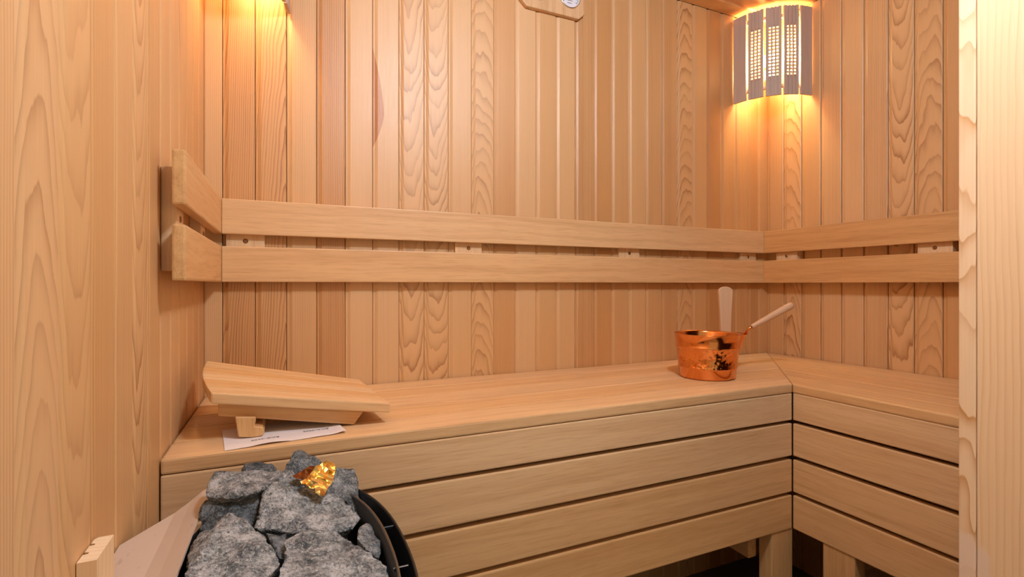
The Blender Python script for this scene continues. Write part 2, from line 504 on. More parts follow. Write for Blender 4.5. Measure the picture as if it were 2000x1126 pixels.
# left wall: boards facing +x
ys = [YB - 0.0] + [1.395 - 0.0765 * i for i in range(1, 26)]
for i in range(len(ys) - 1):
    y1, y0 = ys[i], ys[i + 1]
    t = [.45, .48, .42, .36, .26, .28, .40, .28, .34, .46, .32, .14, .14][i % 13]
    sp = [G('S', t, 40), G('S', t, 45), G('P', t, 30), G('S', t, 50), G('P', t, 25), G('P', t, 25), G('S', t, 50), G('C', t, 55), G('S', t, 50), G('S', t, 45), G('C', t, 26), G('C', t, 34), G('P', t, 25)][i % 13]
    wall_board(wall_left, (XL, (y0 + y1) / 2, ZM), y1 - y0, HH, math.pi / 2, sp, M['wall'])

# right wall: boards facing -x
ys = [YB, 1.329] + [1.329 - 0.0733 * i for i in range(1, 13)]
for i in range(len(ys) - 1):
    y1, y0 = ys[i], ys[i + 1]
    t = [.32, .24, .36, .22, .14, .22, .28, .40, .58, .5, .4, .4, .4][i]
    sp = [G('S', t, 45), G('C', t, 55), G('P', t, 25), G('S', t, 45), G('P', t, 30), G('S', t, 60), G('C', t, 60), G('C', t, 45), G('P', t, 20), G('S', t, 50), G('S', t, 40), G('C', t, 60), G('P', t, 30)][i]
    wall_board(wall_right, (XR, (y0 + y1) / 2, ZM), y1 - y0, HH, -math.pi / 2, sp, M['wall'])

# ceiling: boards running along the back wall
yy = YB
k = 0
while yy > 0.31:
    p = 0.0712
    me = board_mesh(p, XR - XL - 0.004)
    if not me.materials: me.materials.append(M['wall'])
    m = Matrix(((0, 0, 1, (XL + XR) / 2), (1, 0, 0, yy - p / 2), (0, 1, 0, ZC), (0, 0, 0, 1)))
    link_obj('panelling_board', me, None, ceiling, m, rcolor(.5, .12))
    yy -= p; k += 1

# front partition beside the doorway, with its jamb turned towards the camera
XJ = 1.0
yj0 = atx(1872, 500, XJ).y                        # far edge of the edge strip
yj1 = atx(1908, 500, XJ).y                        # joint with the jamb board
wall_front = struct('wall_front', [(XJ + 0.03, XR + TB, YF - 0.085, YF - 0.012, ZF, ZC)], M['dark_gap'])
px = XJ + 0.03
while px < XR - 0.01:
    p = min(0.0733, XR - px)
    wall_board(wall_front, (px + p / 2, YF - 0.012, ZM), p, HH, math.pi, rcolor(.5, .1), M['wall'])
    px += p
jamb = tag(link_obj('trim_1', boxes_mesh('jamb_core', [(XJ + 0.026, XJ + 0.0298, yj1 - 0.25, yj0 - 0.004, ZF, ZC)]), M['dark_gap']), kind='structure')
plank('edge_strip', jamb, (XJ + 0.013, (yj0 + yj1) / 2 + 0.0006, ZM), yj0 - yj1 - 0.0012, 0.026, HH, (0, 1, 0), (0, 0, 1), M['frame_strip'], 0.0018, color=(.2, .50, .35, .58, 95))
plank('jamb_board', jamb, (XJ + 0.013, yj1 - 0.125, ZM), 0.25, 0.026, HH, (0, 1, 0), (0, 0, 1), M['frame_board'], 0.0014, color=(.5, .98, .1, .5, 40))

# ------------------------------------------------------------------ benches
bench = thing('sauna_bench', ((XL + BX) / 2, (BY + YB) / 2, ZF), 'long wooden bench along the back wall, carrying the copper pail', 'bench')
bench2 = thing('sauna_bench', ((BX + XR) / 2, 0.75, ZF), 'wooden bench along the right wall, partly hidden by the door jamb', 'bench')
ST = 0.024                                        # seat board thickness
nb = 5
wy = (YB - 0.002 - BY) / nb
wx = (XR - 0.002 - BX) / nb
kk = (XR - BX) / (YB - BY)
tones = [.26, .44, .24, .40, .26]
for i in range(nb):
    y0 = BY + wy * i; yc = y0 + wy / 2
    xe = BX + (yc - BY) * kk - 0.0006             # mitre line
    W = wy - 0.0022
    # width dir +y, length dir +x  -> k1 = dx/dy along the mitre
    plank('seat_board', bench, ((XL + 0.002 + xe) / 2, yc, BZ - ST / 2), W, ST, xe - XL - 0.002, (0, 1, 0), (1, 0, 0), M['slat'], 0.0040, 0.0, kk, (tones[i], rng.random(), rng.random(), 1))
for i in range(nb):
    x0 = BX + wx * i; xc = x0 + wx / 2
    ye = BY + (xc - BX) / kk - 0.0006
    y_near = YF + 0.004
    plank('seat_board', bench2, (xc, (y_near + ye) / 2, BZ - ST / 2), wx - 0.0022, ST, ye - y_near, (1, 0, 0), (0, 1, 0), M['slat'], 0.0040, 0.0, 1.0 / kk, ([.50, .46, .50, .44, .40][i], rng.random(), rng.random(), 1))
FT = 0.022
fz = [(BZ - ST - 0.0012, -0.3677), (-0.3767, -0.4643), (-0.4747, -0.5618), (-0.5716, -0.6615)]
for i, (zt, zb) in enumerate(fz):  # front-board tones darken downward, putting the light's falloff into their colour
    x1 = BX + FT
    plank('front_board', bench, ((XL + 0.002 + x1) / 2 - FT / 2 - 0.0004, BY + FT / 2 + 0.0006, (zt + zb) / 2), zt - zb, FT, BX - XL - 0.0028, (0, 0, 1), (1, 0, 0), M['slat'], 0.0028, color=([.05, .15, .38, .52][i], 0, 0, 1))
    zt2 = zt if i else BZ - 0.0005
    if i == 0:
        zt2 = BZ - ST - 0.0004
    plank('front_board', bench2, (BX + FT / 2 + 0.0006, (YF + 0.004 + BY) / 2, (zt2 + zb) / 2), zt2 - zb, FT, BY - YF - 0.0048, (0, 0, 1), (0, 1, 0), M['slat'], 0.0028, color=([.22, .30, .38, .44][i], 0, 0, 1))
# legs and bearers
def leg(par, x0, x1, y0, y1, tone=.55):
    plank('leg', par, ((x0 + x1) / 2, (y0 + y1) / 2, (ZF + fz[3][1] - 0.001) / 2), x1 - x0, y1 - y0, fz[3][1] - 0.001 - ZF, (1, 0, 0), (0, 0, 1), M['slat'], 0.003, color=(tone, 0, 0, 1))
lx0, lx1 = at(1508, 1060, BY + 0.004).x, at(1548, 1060, BY + 0.004).x
leg(bench, lx0, lx1, BY + 0.004, BY + 0.045)
leg(bench, XL + 0.01, XL + 0.055, BY + 0.004, BY + 0.045)
leg(bench, 0.5, 0.545, BY + 0.06, BY + 0.10)
ly1, ly0 = atx(1607, 1080, BX + 0.004).y, atx(1670, 1110, BX + 0.004).y
leg(bench2, BX + 0.004, BX + 0.045, ly0, ly1, .6)
leg(bench2, BX + 0.004, BX + 0.045, YF + 0.02, YF + 0.09)
zr = fz[3][1]
for xx in (XL + 0.07, 0.47, lx0 - 0.045):
    plank('bearer', bench, (xx + 0.02, (BY + FT + YB) / 2 + 0.0, BZ - ST - 0.03), 0.055, 0.032, YB - BY - FT - 0.01, (0, 0, 1), (0, 1, 0), M['slat'], 0.002)
plank('bearer', bench, (lx0 - 0.016, (BY + 0.05 + YB) / 2, -0.703), 0.085, 0.03, YB - BY - 0.055, (0, 0, 1), (0, 1, 0), M['slat'], 0.002)
for yy in (0.50, 0.72, 0.86):
    plank('bearer', bench2, ((BX + FT + XR) / 2, yy, BZ - ST - 0.03), 0.055, 0.032, XR - BX - FT - 0.01, (0, 0, 1), (1, 0, 0), M['slat'], 0.002)
plank('bearer', bench2, ((BX + 0.05 + XR) / 2, ly1 - 0.02, -0.703), 0.085, 0.03, XR - BX - 0.055, (0, 0, 1), (1, 0, 0), M['slat'], 0.002)

# ------------------------------------------------------------------ backrests
dL, dB, dR = 0.0398, 0.0285, 0.054
SZ = [(0.2049, 0.1207), (0.0911, 0.0058)]
TSL = 0.0185
yE = 0.8997
xl, xr, yb = XL + dL, XR - dR, YB - dB
br_b = thing('backrest', ((xl + xr) / 2, YB, 0.0058), 'long two-slat wooden backrest fixed across the back wall', 'backrest')
br_l = thing('backrest', (XL, (yE + YB) / 2, 0.0058), 'short two-slat backrest return on the left wall with exposed end grain', 'backrest')
br_r = thing('backrest', (XR, 0.9, 0.0058), 'two-slat wooden backrest on the right wall running behind the door jamb', 'backrest')
for i, (zt, zb) in enumerate(SZ):
    zc, h = (zt + zb) / 2, zt - zb
    plank('slat', br_b, ((xl + xr) / 2, yb + TSL / 2, zc), h, TSL, xr - xl - 0.001, (0, 0, 1), (1, 0, 0), M['slat'], 0.0022, color=((.30, .38)[i], 0, 0, 1))
    L = yb + TSL - yE - 0.0
    sl = plank('slat', br_l, (xl - TSL / 2, yE + L / 2, zc), h, TSL, L, (0, 0, 1), (0, 1, 0), M['slat'], 0.0035, color=(.55, 0, 0, 1))
    y1 = yb + TSL
    plank('slat', br_r, (xr + TSL / 2, (YF + 0.004 + y1) / 2, zc), h, TSL, y1 - YF - 0.004, (0, 0, 1), (0, 1, 0), M['slat'], 0.0022, color=(.74, 0, 0, 1))
    me = sl.data.copy(); sl.data = me            # end-grain face towards the room
    me.materials.append(M['endgrain'])
    for p in me.polygons:
        if abs(p.normal.z) > 0.7: p.material_index = 1
screw_me = None
def support(par, cx_w, cy_w, nrm, width, thick, slat_front):
    """block behind the slats with a screw in the gap; nrm = direction into the room"""
    nv = Vector(nrm)
    side = Vector((abs(nv.y), abs(nv.x), 0))
    zc = (0.022 + 0.186) / 2
    c = Vector((cx_w, cy_w, zc)) + nv * (thick / 2)
    s = plank('support_block', par, c, width, thick, 0.164, side, (0, 0, 1), M['slat'], 0.0016, color=(.12, 0, 0, 1))
    bm = bmesh.new()
    bmesh.ops.create_cone(bm, cap_ends=True, segments=20, radius1=0.0062, radius2=0.0036, depth=0.0022)
    me = mesh_from(bm, 'screw')
    m = (nv.to_track_quat('Z', 'Y')).to_matrix().to_4x4()
    m.translation = Vector((cx_w, cy_w, (0.1207 + 0.0911) / 2)) + nv * (thick + 0.0009)
    link_obj('screw', me, M['screw'], s, m)
    return s
tb = dB - TSL - 0.0004
for p0, p1 in ((441, 517), (889, 941), (1209, 1249), (1446, 1477)):
    x0, x1 = at(p0, 480, YB - tb).x, at(p1, 480, YB - tb).x
    support(br_b, (x0 + x1) / 2, YB, (0, -1, 0), x1 - x0, tb, yb)
tl = dL - TSL - 0.0004
for y0, y1 in ((0.943, 1.0), (1.20, 1.255)):
    support(br_l, XL, (y0 + y1) / 2, (1, 0, 0), y1 - y0, tl, xl)
tr = dR - TSL - 0.0004
for p0, p1 in ((1516, 1557), (1792, 1861)):
    y1, y0 = atx(p0, 490, XR - tr).y, atx(p1, 490, XR - tr).y
    support(br_r, XR, (y0 + y1) / 2, (-1, 0, 0), y1 - y0, tr, xr)

# ------------------------------------------------------------------ corner lamps
ZL0, ZL1 = 0.686, 1.006
def shade_slat_mesh(W, H, T, perforated):
    if not perforated:
        return boxes_mesh('shade_slat', [(-W / 2, W / 2, -T / 2, T / 2, 0, H)], 0.0012, 1)
    bx = []
    gw = W / 9.0                                   # 4 ribs (outer ones wider), 3 grooves
    xs = [-W / 2, -W / 2 + 1.75 * gw, -W / 2 + 2.95 * gw, -W / 2 + 3.9 * gw, -W / 2 + 5.1 * gw, -W / 2 + 6.05 * gw, -W / 2 + 7.25 * gw, W / 2]
    for a, b in ((xs[0], xs[1]), (xs[2], xs[3]), (xs[4], xs[5]), (xs[6], xs[7])):
        bx.append((a, b, -T / 2, -0.0004, 0, H))   # ribs on the room side
    z0, z1, nh = 0.215 * H, 0.785 * H, 15          # cross slots on the back give a grid of holes
    bx.append((-W / 2, W / 2, -0.0004, T / 2, 0, z0)); bx.append((-W / 2, W / 2, -0.0004, T / 2, z1, H))
    st = (z1 - z0) / nh
    for i in range(nh + 1):
        zc = z0 + st * i
        bx.append((-W / 2, W / 2, -0.0004, T / 2, zc - st * 0.24, zc + st * 0.24))
    return boxes_mesh('perforated_slat', bx)
SW, SH, SD = 0.0515, ZL1 - ZL0, 0.009
mesh_plain = shade_slat_mesh(SW, SH, SD, False)
mesh_perf = shade_slat_mesh(SW, SH, SD, True)
def corner_lamp(cx, sgn, label, watts):
    t = thing('corner_lamp', (cx + sgn * 0.08, YB - 0.08, ZL0), label, 'lamp', 'wooden corner lamps')
    R = 0.185
    for i in range(5):
        a = math.radians(9 + 18 * i)              # 0 = on the back wall side
        p = R * math.cos(a); q = R * math.sin(a)
        c = Vector((cx + sgn * p, YB - q, ZL0))
        out = Vector((sgn * math.cos(a), -math.sin(a), 0))
        # slat local -Y looks into the room
        y = -out; z = Vector((0, 0, 1)); x = y.cross(z)
        m = Matrix((x, y, z)).transposed().to_4x4(); m.translation = c
        link_obj('shade_slat', mesh_plain if i in (0, 4) else mesh_perf, M['shade'], t, m, (0.3, 0, 0, 1))
    for z in (ZL0 + 0.03, ZL1 - 0.038):           # curved battens tying the slats together
        bm = bmesh.new(); rings = []
        for i in range(21):
            a = math.radians(3 + 84 * i / 20)
            rings.append([bm.verts.new((sgn * r * math.cos(a), -r * math.sin(a), dz)) for r, dz in ((R - 0.017, 0), (R - 0.0055, 0), (R - 0.0055, 0.012), (R - 0.017, 0.012))])
        for r0, r1 in zip(rings, rings[1:]):
            for k in range(4):
                j = (k + 1) % 4
                bm.faces.new((r0[k], r0[j], r1[j], r1[k]))
        bm.faces.new(rings[0][::-1]); bm.faces.new(rings[-1])
        bmesh.ops.recalc_face_normals(bm, faces=bm.faces[:])
        link_obj('batten', mesh_from(bm, 'batten'), M['shade'], t, Matrix.Translation((cx, YB, z)), (0.3, 0, 0, 1))
    bc = Vector((cx + sgn * 0.062, YB - 0.062, 0.5 * (ZL0 + ZL1) + 0.0))
    bulb = lathe('bulb', [(0.0, 0.036), (0.012, 0.034), (0.022, 0.024), (0.025, 0.010), (0.022, -0.006), (0.014, -0.022), (0.012, -0.032), (0, -0.032)], 24)
    link_obj('bulb', bulb, M['bulb'], t, Matrix.Translation(bc))
    so = lathe('socket', [(0, 0), (0.020, 0), (0.020, -0.03), (0.028, -0.034), (0.028, -0.045), (0, -0.045)], 24)
    soc = link_obj('socket', so, M['socket'], t, Matrix.Translation(bc + Vector((0, 0, -0.032))))
    br = tube('bracket', [bc + Vector((0, 0, -0.07)), (cx + sgn * 0.02, YB - 0.02, bc.z - 0.07), (cx + sgn * 0.002, YB - 0.002, bc.z - 0.07)], [0.006] * 3, 10)
    link_obj('bracket', br, M['socket'], t)
    l = bpy.data.lights.new('lamp_light', 'POINT'); l.energy = watts; l.color = (1.0, 0.70, 0.33); l.shadow_soft_size = 0.03
    lo = bpy.data.objects.new('lamp_light', l); COL.objects.link(lo)
    lo.location = bc + Vector((sgn * 0.03, -0.03, 0.0))
    return t
corner_lamp(XR, -1, 'lit corner lamp with perforated wooden slat shade, upper right corner above the bench', 9.0)
corner_lamp(XL, 1, 'corner lamp in the back left corner, just its shade bottom in view', 7.0)

# ------------------------------------------------------------------ thermometer plaque
tx0, tx1 = at(1017, 4, YB - 0.016).x, at(1142, 20, YB - 0.016).x
tz0 = at(1085, 25.5, YB - 0.016).z
th = 0.135
tw = tx1 - tx0
plq = thing('thermometer_plaque', ((tx0 + tx1) / 2, YB, tz0), 'eight-sided wooden plaque with white dial gauges high on the back wall', 'thermometer')
ch = 0.021
outl = [(-tw / 2 + ch, 0), (tw / 2 - ch, 0), (tw / 2, ch * 0.9), (tw / 2, th - ch), (tw / 2 - ch, th), (-tw / 2 + ch, th), (-tw / 2, th - ch), (-tw / 2, ch * 0.9)]
o = prism('plaque_board', outl, 0.016, 0.0035, 2)
link_obj('plaque_board', o, M['plaque'], plq, Matrix.Translation(((tx0 + tx1) / 2, YB - 0.0162, tz0)), (.4, 0, 0, 1))
for sgn in (-1, 1):
    dc = Vector(((tx0 + tx1) / 2 + sgn * 0.058, YB - 0.0165, tz0 + 0.0655))
    rot = Matrix.Rotation(math.pi / 2, 4, 'X')
    d = lathe('dial', [(0, 0.0025), (0.0365, 0.0025), (0.0365, -0.001), (0, -0.001)], 40, False)
    dm = rot.copy(); dm.translation = dc
    dial = link_obj('dial', d, M['dial'], plq, dm)
    rg = lathe('dial_ring', [(0.0365, -0.001), (0.0365, 0.0035), (0.0385, 0.004), (0.0395, 0.002), (0.0395, -0.001)], 40)
    link_obj('dial_ring', rg, M['dial_rim'], plq, dm)
    bx = []
    bm = bmesh.new()
    for kq in range(27):                           # scale ticks and the small print under the hub
        a = math.radians(-130 + 10 * kq)
        r0, r1 = (0.030, 0.034) if kq % 2 else (0.0275, 0.034)
        w = 0.0009
        ca, sa = math.sin(a), math.cos(a)
        pts = [(r0 * ca - w * sa, r0 * sa + w * ca), (r0 * ca + w * sa, r0 * sa - w * ca), (r1 * ca + w * sa, r1 * sa - w * ca), (r1 * ca - w * sa, r1 * sa + w * ca)]
        bm.faces.new([bm.verts.new((x, y, 0.0028)) for x, y in pts])
    for x0, x1, y in ((-0.013, 0.009, -0.0165), (-0.010, 0.006, -0.0245)):
        bm.faces.new([bm.verts.new(p) for p in ((x0, y, 0.0028), (x1, y, 0.0028), (x1, y + 0.0016, 0.0028), (x0, y + 0.0016, 0.0028))])
    a = math.radians(-40)
    ca, sa = math.sin(a), math.cos(a); w = 0.0009
    bm.faces.new([bm.verts.new(p) for p in ((-w * sa, w * ca, 0.003), (w * sa, -w * ca, 0.003), (0.026 * ca, 0.026 * sa, 0.003))])
    link_obj('scale_print', mesh_from(bm, 'scale_print'), M['ink'], dial, dm)

# ------------------------------------------------------------------ copper pail and ladle
pc = Vector((1.134 - 0.006 * C_, 1.102 + 0.006 * S_, BZ + 0.0004))
pail = thing('copper_pail', pc, 'hammered copper pail standing on the bench with an upright wooden handle', 'pail')
H = 0.1275
prof = [(0.0, 0.0), (0.080, 0.0), (0.0845, 0.004), (0.0868, 0.028), (0.0888, 0.0295), (0.0888, 0.0325), (0.0872, 0.034),
        (0.0938, 0.088), (0.0958, 0.0895), (0.0958, 0.0925), (0.0944, 0.094), (0.0992, H - 0.002), (0.1010, H - 0.0005), (0.1010, H), (0.0985, H),
        (0.0965, H - 0.004), (0.0915, 0.09), (0.0850, 0.03), (0.082, 0.005), (0.0, 0.004)]
prof = [(r * 0.914, z) for r, z in prof]
link_obj('pail_body', lathe('pail_body', prof, 72), M['copper'], pail, Matrix.Translation(pc))
hc = at(1420, 646, 1.155)                      # paddle handle rising from the back rim
hd = Vector((0.70, 0.714, 0)).normalized()
hx = Vector((C_, -S_, 0))
base = pc + Vector((hx.x, hx.y, 0)) * 0.060 + Vector((hd.x, hd.y, 0)) * 0.076
out = []
zt = 0.262
wid = [(0.055, 0.0155), (0.10, 0.0165), (0.15, 0.0178), (0.19, 0.0195), (0.225, 0.0218), (0.245, 0.0232), (0.253, 0.0225), (0.259, 0.016), (0.2622, 0.008), (0.2632, 0.0)]
wid = [(z, w * 0.93) for z, w in wid]
out = [(w, z) for z, w in wid] + [(-w, z) for z, w in reversed(wid[:-1])]
pm = frame_mat(base, hx, (0.0, 0.0, 1))
link_obj('handle', prism('handle', out, 0.012, 0.002, 2), M['handle'], pail, pm, (.3, 0, 0, 1))
for z in (0.07, 0.105):
    s = lathe('rivet', [(0, 0.002), (0.003, 0.0014), (0.004, 0), (0, 0)], 12)
    rm = frame_mat(base + Vector((0, 0, z)), hx, -hd)
    link_obj('rivet', s, M['copper_plain'], pail, rm)

lc = Vector((1.297, 1.172, BZ + 0.0004))
ladle = thing('ladle', lc, 'copper ladle with a round wooden handle leaning out behind the pail', 'ladle')
Hc = 0.113
prof = [(0, 0), (0.015, 0), (0.017, 0.003), (0.0245, 0.045), (0.0365, 0.085), (0.0445, 0.105), (0.0500, Hc), (0.0508, Hc + 0.0006), (0.0495, Hc + 0.001), (0.0432, 0.105), (0.035, 0.085), (0.023, 0.045), (0.015, 0.005), (0, 0.004)]
link_obj('cup', lathe('cup', prof, 48), M['copper_plain'], ladle, Matrix.Translation(lc))
def along(px, py, depth):
    t = (px - 1000) / FPX
    return Vector(((S_ + C_ * t) * depth, (C_ - S_ * t) * depth, (CY - py) / FPX * depth))
h0, h1 = along(1468, 638, 1.60), along(1549, 594, 1.60)
d = (h1 - h0)
pts = [h0, h0 + d * .03, h0 + d * .3, h0 + d * .7, h0 + d * .92, h0 + d * .975, h1]
link_obj('handle', tube('ladle_handle', pts, [0.0066, 0.0072, 0.0088, 0.0108, 0.0112, 0.0095, 0.004], 20), M['handle'], ladle, None, (.25, 0, 0, 1))
rim_pt = lc + Vector((0.0470 * 0.93, -0.0470 * 0.36, Hc - 0.004))
link_obj('ferrule', tube('ferrule', [rim_pt, h0 - d * 0.06, h0 + d * 0.05], [0.0034, 0.0040, 0.0062], 14), M['copper_plain'], ladle)

# ------------------------------------------------------------------ loose headrests and the paper
FL, FR = Vector((-0.113, 0.985, -0.184)), Vector((0.188, 0.985, -0.231))
BL, BR = Vector((-0.148, 1.225, -0.160)), Vector((0.163, 1.235, -0.2255))
hr = thing('headrest_panel', ((FL + BR) / 2 + Vector((0, 0, -0.02))), 'loose slatted wooden headrest panel, tilted on top of its pair on the bench', 'headrest')
ns = 5
bowl = [0.0, -0.006, -0.008, -0.006, 0.0]
for i in range(ns):
    a0, a1 = i / ns, (i + 1) / ns
    g = 0.006
    l0, l1 = FL.lerp(BL, a0 + g), FL.lerp(BL, a1 - g)
    r0, r1 = FR.lerp(BR, a0 + g), FR.lerp(BR, a1 - g)
    dz = Vector((0, 0, -0.019))
    bulge = [0.0, 0.009, 0.011, 0.009, 0.0]
    ex = (FL - FR).normalized()
    l0 = l0 + ex * (0.011 * math.sin(math.pi * a0)); l1 = l1 + ex * (0.011 * math.sin(math.pi * a1))
    cen = (l0 + l1 + r0 + r1) / 4 + dz / 2
    m = frame_mat(cen, (l1 + r1) - (l0 + r0), (r0 + r1) - (l0 + l1))
    inv = m.inverted()
    bm = bmesh.new()
    top = [inv @ p for p in (l0, r0, r1, l1)]
    bot = [inv @ (p + dz) for p in (l0, r0, r1, l1)]
    vt = [bm.verts.new(p) for p in top]; vb = [bm.verts.new(p) for p in bot]
    bm.faces.new(vt); bm.faces.new(vb[::-1])
    for q in range(4):
        w = (q + 1) % 4
        bm.faces.new((vt[w], vt[q], vb[q], vb[w]))
    bmesh.ops.recalc_face_normals(bm, faces=bm.faces[:])
    bmesh.ops.bevel(bm, geom=bm.edges[:], offset=0.0028, segments=2, affect='EDGES', profile=0.6)
    link_obj('slat', mesh_from(bm, 'slat'), M['slat'], hr, m, ([.30, .55, .22, .58, .34][i], rng.random(), 0, 1))

LFL, LFR = Vector((-0.105, 1.003, -0.2045)), Vector((0.140, 1.003, -0.2455))
LBL, LBR = Vector((-0.105, 1.215, -0.191)), Vector((0.140, 1.215, -0.2455))
hr2 = thing('headrest_panel', ((LFL + LBR) / 2 + Vector((0, 0, -0.04))), 'lower loose wooden headrest board with a grooved foot, standing on the paper', 'headrest')
m = frame_mat((LFL + LFR + LBL + LBR) / 4 + Vector((0, 0, -0.0115)), (0, 1, 0.02), LFR - LFL)
inv = m.inverted()
bm = bmesh.new()
dz = Vector((0, 0, -0.024))
sh = Vector((-0.018, 0, 0))
vt = [bm.verts.new(inv @ p) for p in (LFL, LFR, LBR, LBL)]
vb = [bm.verts.new(inv @ (p + dz + (sh if p in (LFR, LBR) else Vector((0, 0, 0))))) for p in (LFL, LFR, LBR, LBL)]
bm.faces.new(vt); bm.faces.new(vb[::-1])
for q in range(4):
    w = (q + 1) % 4
    bm.faces.new((vt[w], vt[q], vb[q], vb[w]))
bmesh.ops.recalc_face_normals(bm, faces=bm.faces[:])
bmesh.ops.bevel(bm, geom=bm.edges[:], offset=0.003, segments=2, affect='EDGES', profile=0.6)
link_obj('board', mesh_from(bm, 'board'), M['slat'], hr2, m, (.6, 0, 0, 1))
# J-shaped foot, end grain towards the room
fo = at(460, 857, 0.990)
def fp(px, py):
    p = at(px, py, 0.990); return (p.x - fo.x, p.z - fo.z)
outl = [fp(*q) for q in ((459, 818), (499, 818), (499.5, 824), (496.5, 836), (508, 836.5), (513, 838.5), (517, 846), (514, 852.5), (506, 855.5), (492, 857.2), (470, 857.2), (465, 855))]
zmin = min(z for _, z in outl)
foot = prism('foot', outl, 0.20, 0.0012, 1)
fm = Matrix.Translation((fo.x, 0.990, BZ + 0.0022 - zmin))
ob = link_obj('foot', foot, M['slat'], hr2, fm, (.7, 0, 0, 1))
foot.materials.append(M['endgrain'])
for p in foot.polygons:
    if abs(p.normal.y) > 0.8: p.material_index = 1

# paper
pa, pb = Vector((-0.088, 0.9335, BZ)), Vector((0.103, 0.957, BZ))
ux = (pb - pa); plen = ux.length; ux.normalize(); uy = Vector((-ux.y, ux.x, 0))
pm = frame_mat(pa, ux, (0, 0, 1))
NX, NY, PW = 36, 22, 0.135
def ph(a, b):
    return 0.0008 + 0.0022 * max(0.0, math.sin(a * 9.5 - 1.9)) * (1 - b) ** 2 + 0.0016 * math.exp(-((a - 0.98) / 0.05) ** 2) * (1 - b) + 0.0008 * math.sin(a * 6 + b * 3) ** 2 * (1 - 0.4 * b)
bm = bmesh.new()
grid = [[bm.verts.new((a / NX * plen + (0.5 - 0) * 0.0, b / NY * PW, ph(a / NX, b / NY))) for a in range(NX + 1)] for b in range(NY + 1)]
for b in range(NY):
    for a in range(NX):
        bm.faces.new((grid[b][a], grid[b][a + 1], grid[b + 1][a + 1], grid[b + 1][a]))
bmesh.ops.recalc_face_normals(bm, faces=bm.faces[:])
paper = link_obj('paper_sheet', mesh_from(bm, 'paper_sheet'), M['paper'], None, pm)
tag(paper, 'white printed instruction sheet lying under the loose headrests', 'paper')
# printed code, read from the wall side (upside down for the camera)
def print_text(body, u0, v0, size):
    cu = bpy.data.curves.new('t', 'FONT'); cu.body = body; cu.size = size; cu.resolution_u = 2
    to = bpy.data.objects.new('t', cu); COL.objects.link(to)
    me = bpy.data.meshes.new_from_object(to.evaluated_get(bpy.context.evaluated_depsgraph_get()))
    bpy.data.objects.remove(to)
    bm = bmesh.new(); bm.from_mesh(me)
    bmesh.ops.subdivide_edges(bm, edges=bm.edges[:], cuts=1)
    for v in bm.verts:
        x, y = u0 - v.co.x, v0 - v.co.y
        v.co = Vector((x, y, ph(x / plen, y / PW) + 0.0004))
    me2 = mesh_from(bm, 'printed_code')
    link_obj('printed_code', me2, M['ink'], paper, pm)
print_text('RCA-450S', 0.170, 0.047, 0.0105)
print_text('RCA-450S', 0.085, 0.036, 0.0105)

# ------------------------------------------------------------------ heater
HC = Vector((0.010, 0.595, ZF))
heater = thing('sauna_heater', (HC.x, HC.y, ZF), 'black wall-side sauna heater filled with stones, beige deck against the left wall', 'heater')
RZ = -0.302
def oval(a, b, z, n=72, e=2.25):
    pts = []
    for i in range(n):
        t = 2 * math.pi * i / n
        c, s = math.cos(t), math.sin(t)
        pts.append(Vector((HC.x + a * math.copysign(abs(c) ** (2 / e), c), HC.y + b * math.copysign(abs(s) ** (2 / e), s), z)))
    return pts
def loft(name, loops, close_top=False, close_bot=False):
    bm = bmesh.new()
    R = [[bm.verts.new(p - HC) for p in lp] for lp in loops]
    n = len(R[0])
    for r0, r1 in zip(R, R[1:]):
        for i in range(n):
            j = (i + 1) % n
            bm.faces.new((r0[i], r0[j], r1[j], r1[i]))
    if close_bot: bm.faces.new(R[0][::-1])
    if close_top: bm.faces.new(R[-1])
    bmesh.ops.recalc_face_normals(bm, faces=bm.faces[:])
    return mesh_from(bm, name, True)
TM = Matrix.Translation(HC)
A0, B0 = 0.122, 0.243
link_obj('outer_shell', loft('outer_shell', [oval(A0 - .012, B0 - .012, -0.80), oval(A0, B0, -0.78), oval(A0, B0, RZ - 0.003), oval(A0 - 0.0012, B0 - 0.0012, RZ), oval(A0 - 0.003, B0 - 0.003, RZ), oval(A0 - 0.0035, B0 - 0.0035, RZ - 0.004), oval(A0 - 0.0035, B0 - 0.0035, RZ - 0.08), oval(A0 - 0.030, B0 - 0.03, RZ - 0.08)], False, True), M['steel_dark'], heater, TM)
basket = link_obj('stone_basket', loft('stone_basket', [oval(A0 - 0.0185, B0 - 0.019, RZ - 0.10), oval(A0 - 0.0185, B0 - 0.019, RZ - 0.001), oval(A0 - 0.0205, B0 - 0.021, RZ - 0.001), oval(A0 - 0.0225, B0 - 0.022, RZ - 0.09), oval(0.02, 0.05, RZ - 0.09)], True), M['steel_inner'], heater, TM)
link_obj('basket_rim', loft('basket_rim', [oval(A0 - 0.0178, B0 - 0.0183, RZ - 0.0012), oval(A0 - 0.0182, B0 - 0.0187, RZ + 0.0006), oval(A0 - 0.0204, B0 - 0.0209, RZ + 0.0006), oval(A0 - 0.0209, B0 - 0.0214, RZ - 0.0012)]), M['steel_rim'], basket, TM)
for px_, py_ in ((783, 1105), (762, 1026)):
    p = atz(px_, py_, RZ - 0.004)
    me = boxes_mesh('spacer', [(-0.0085, 0.0085, -0.0012, 0.0012, -0.004, 0.0)], 0.0006, 1)
    link_obj('spacer', me, M['steel_rim'] if py_ > 1100 else M['steel_inner'], heater, Matrix.Translation(p))
for dy in (-0.17, 0.17):
    me = boxes_mesh('mount_leg', [(-0.09, 0.09, -0.015, 0.015, 0.0, 0.265)], 0.003, 1)
    link_obj('mount_leg', me, M['steel_dark'], heater, Matrix.Translation((HC.x, HC.y + dy, ZF)))
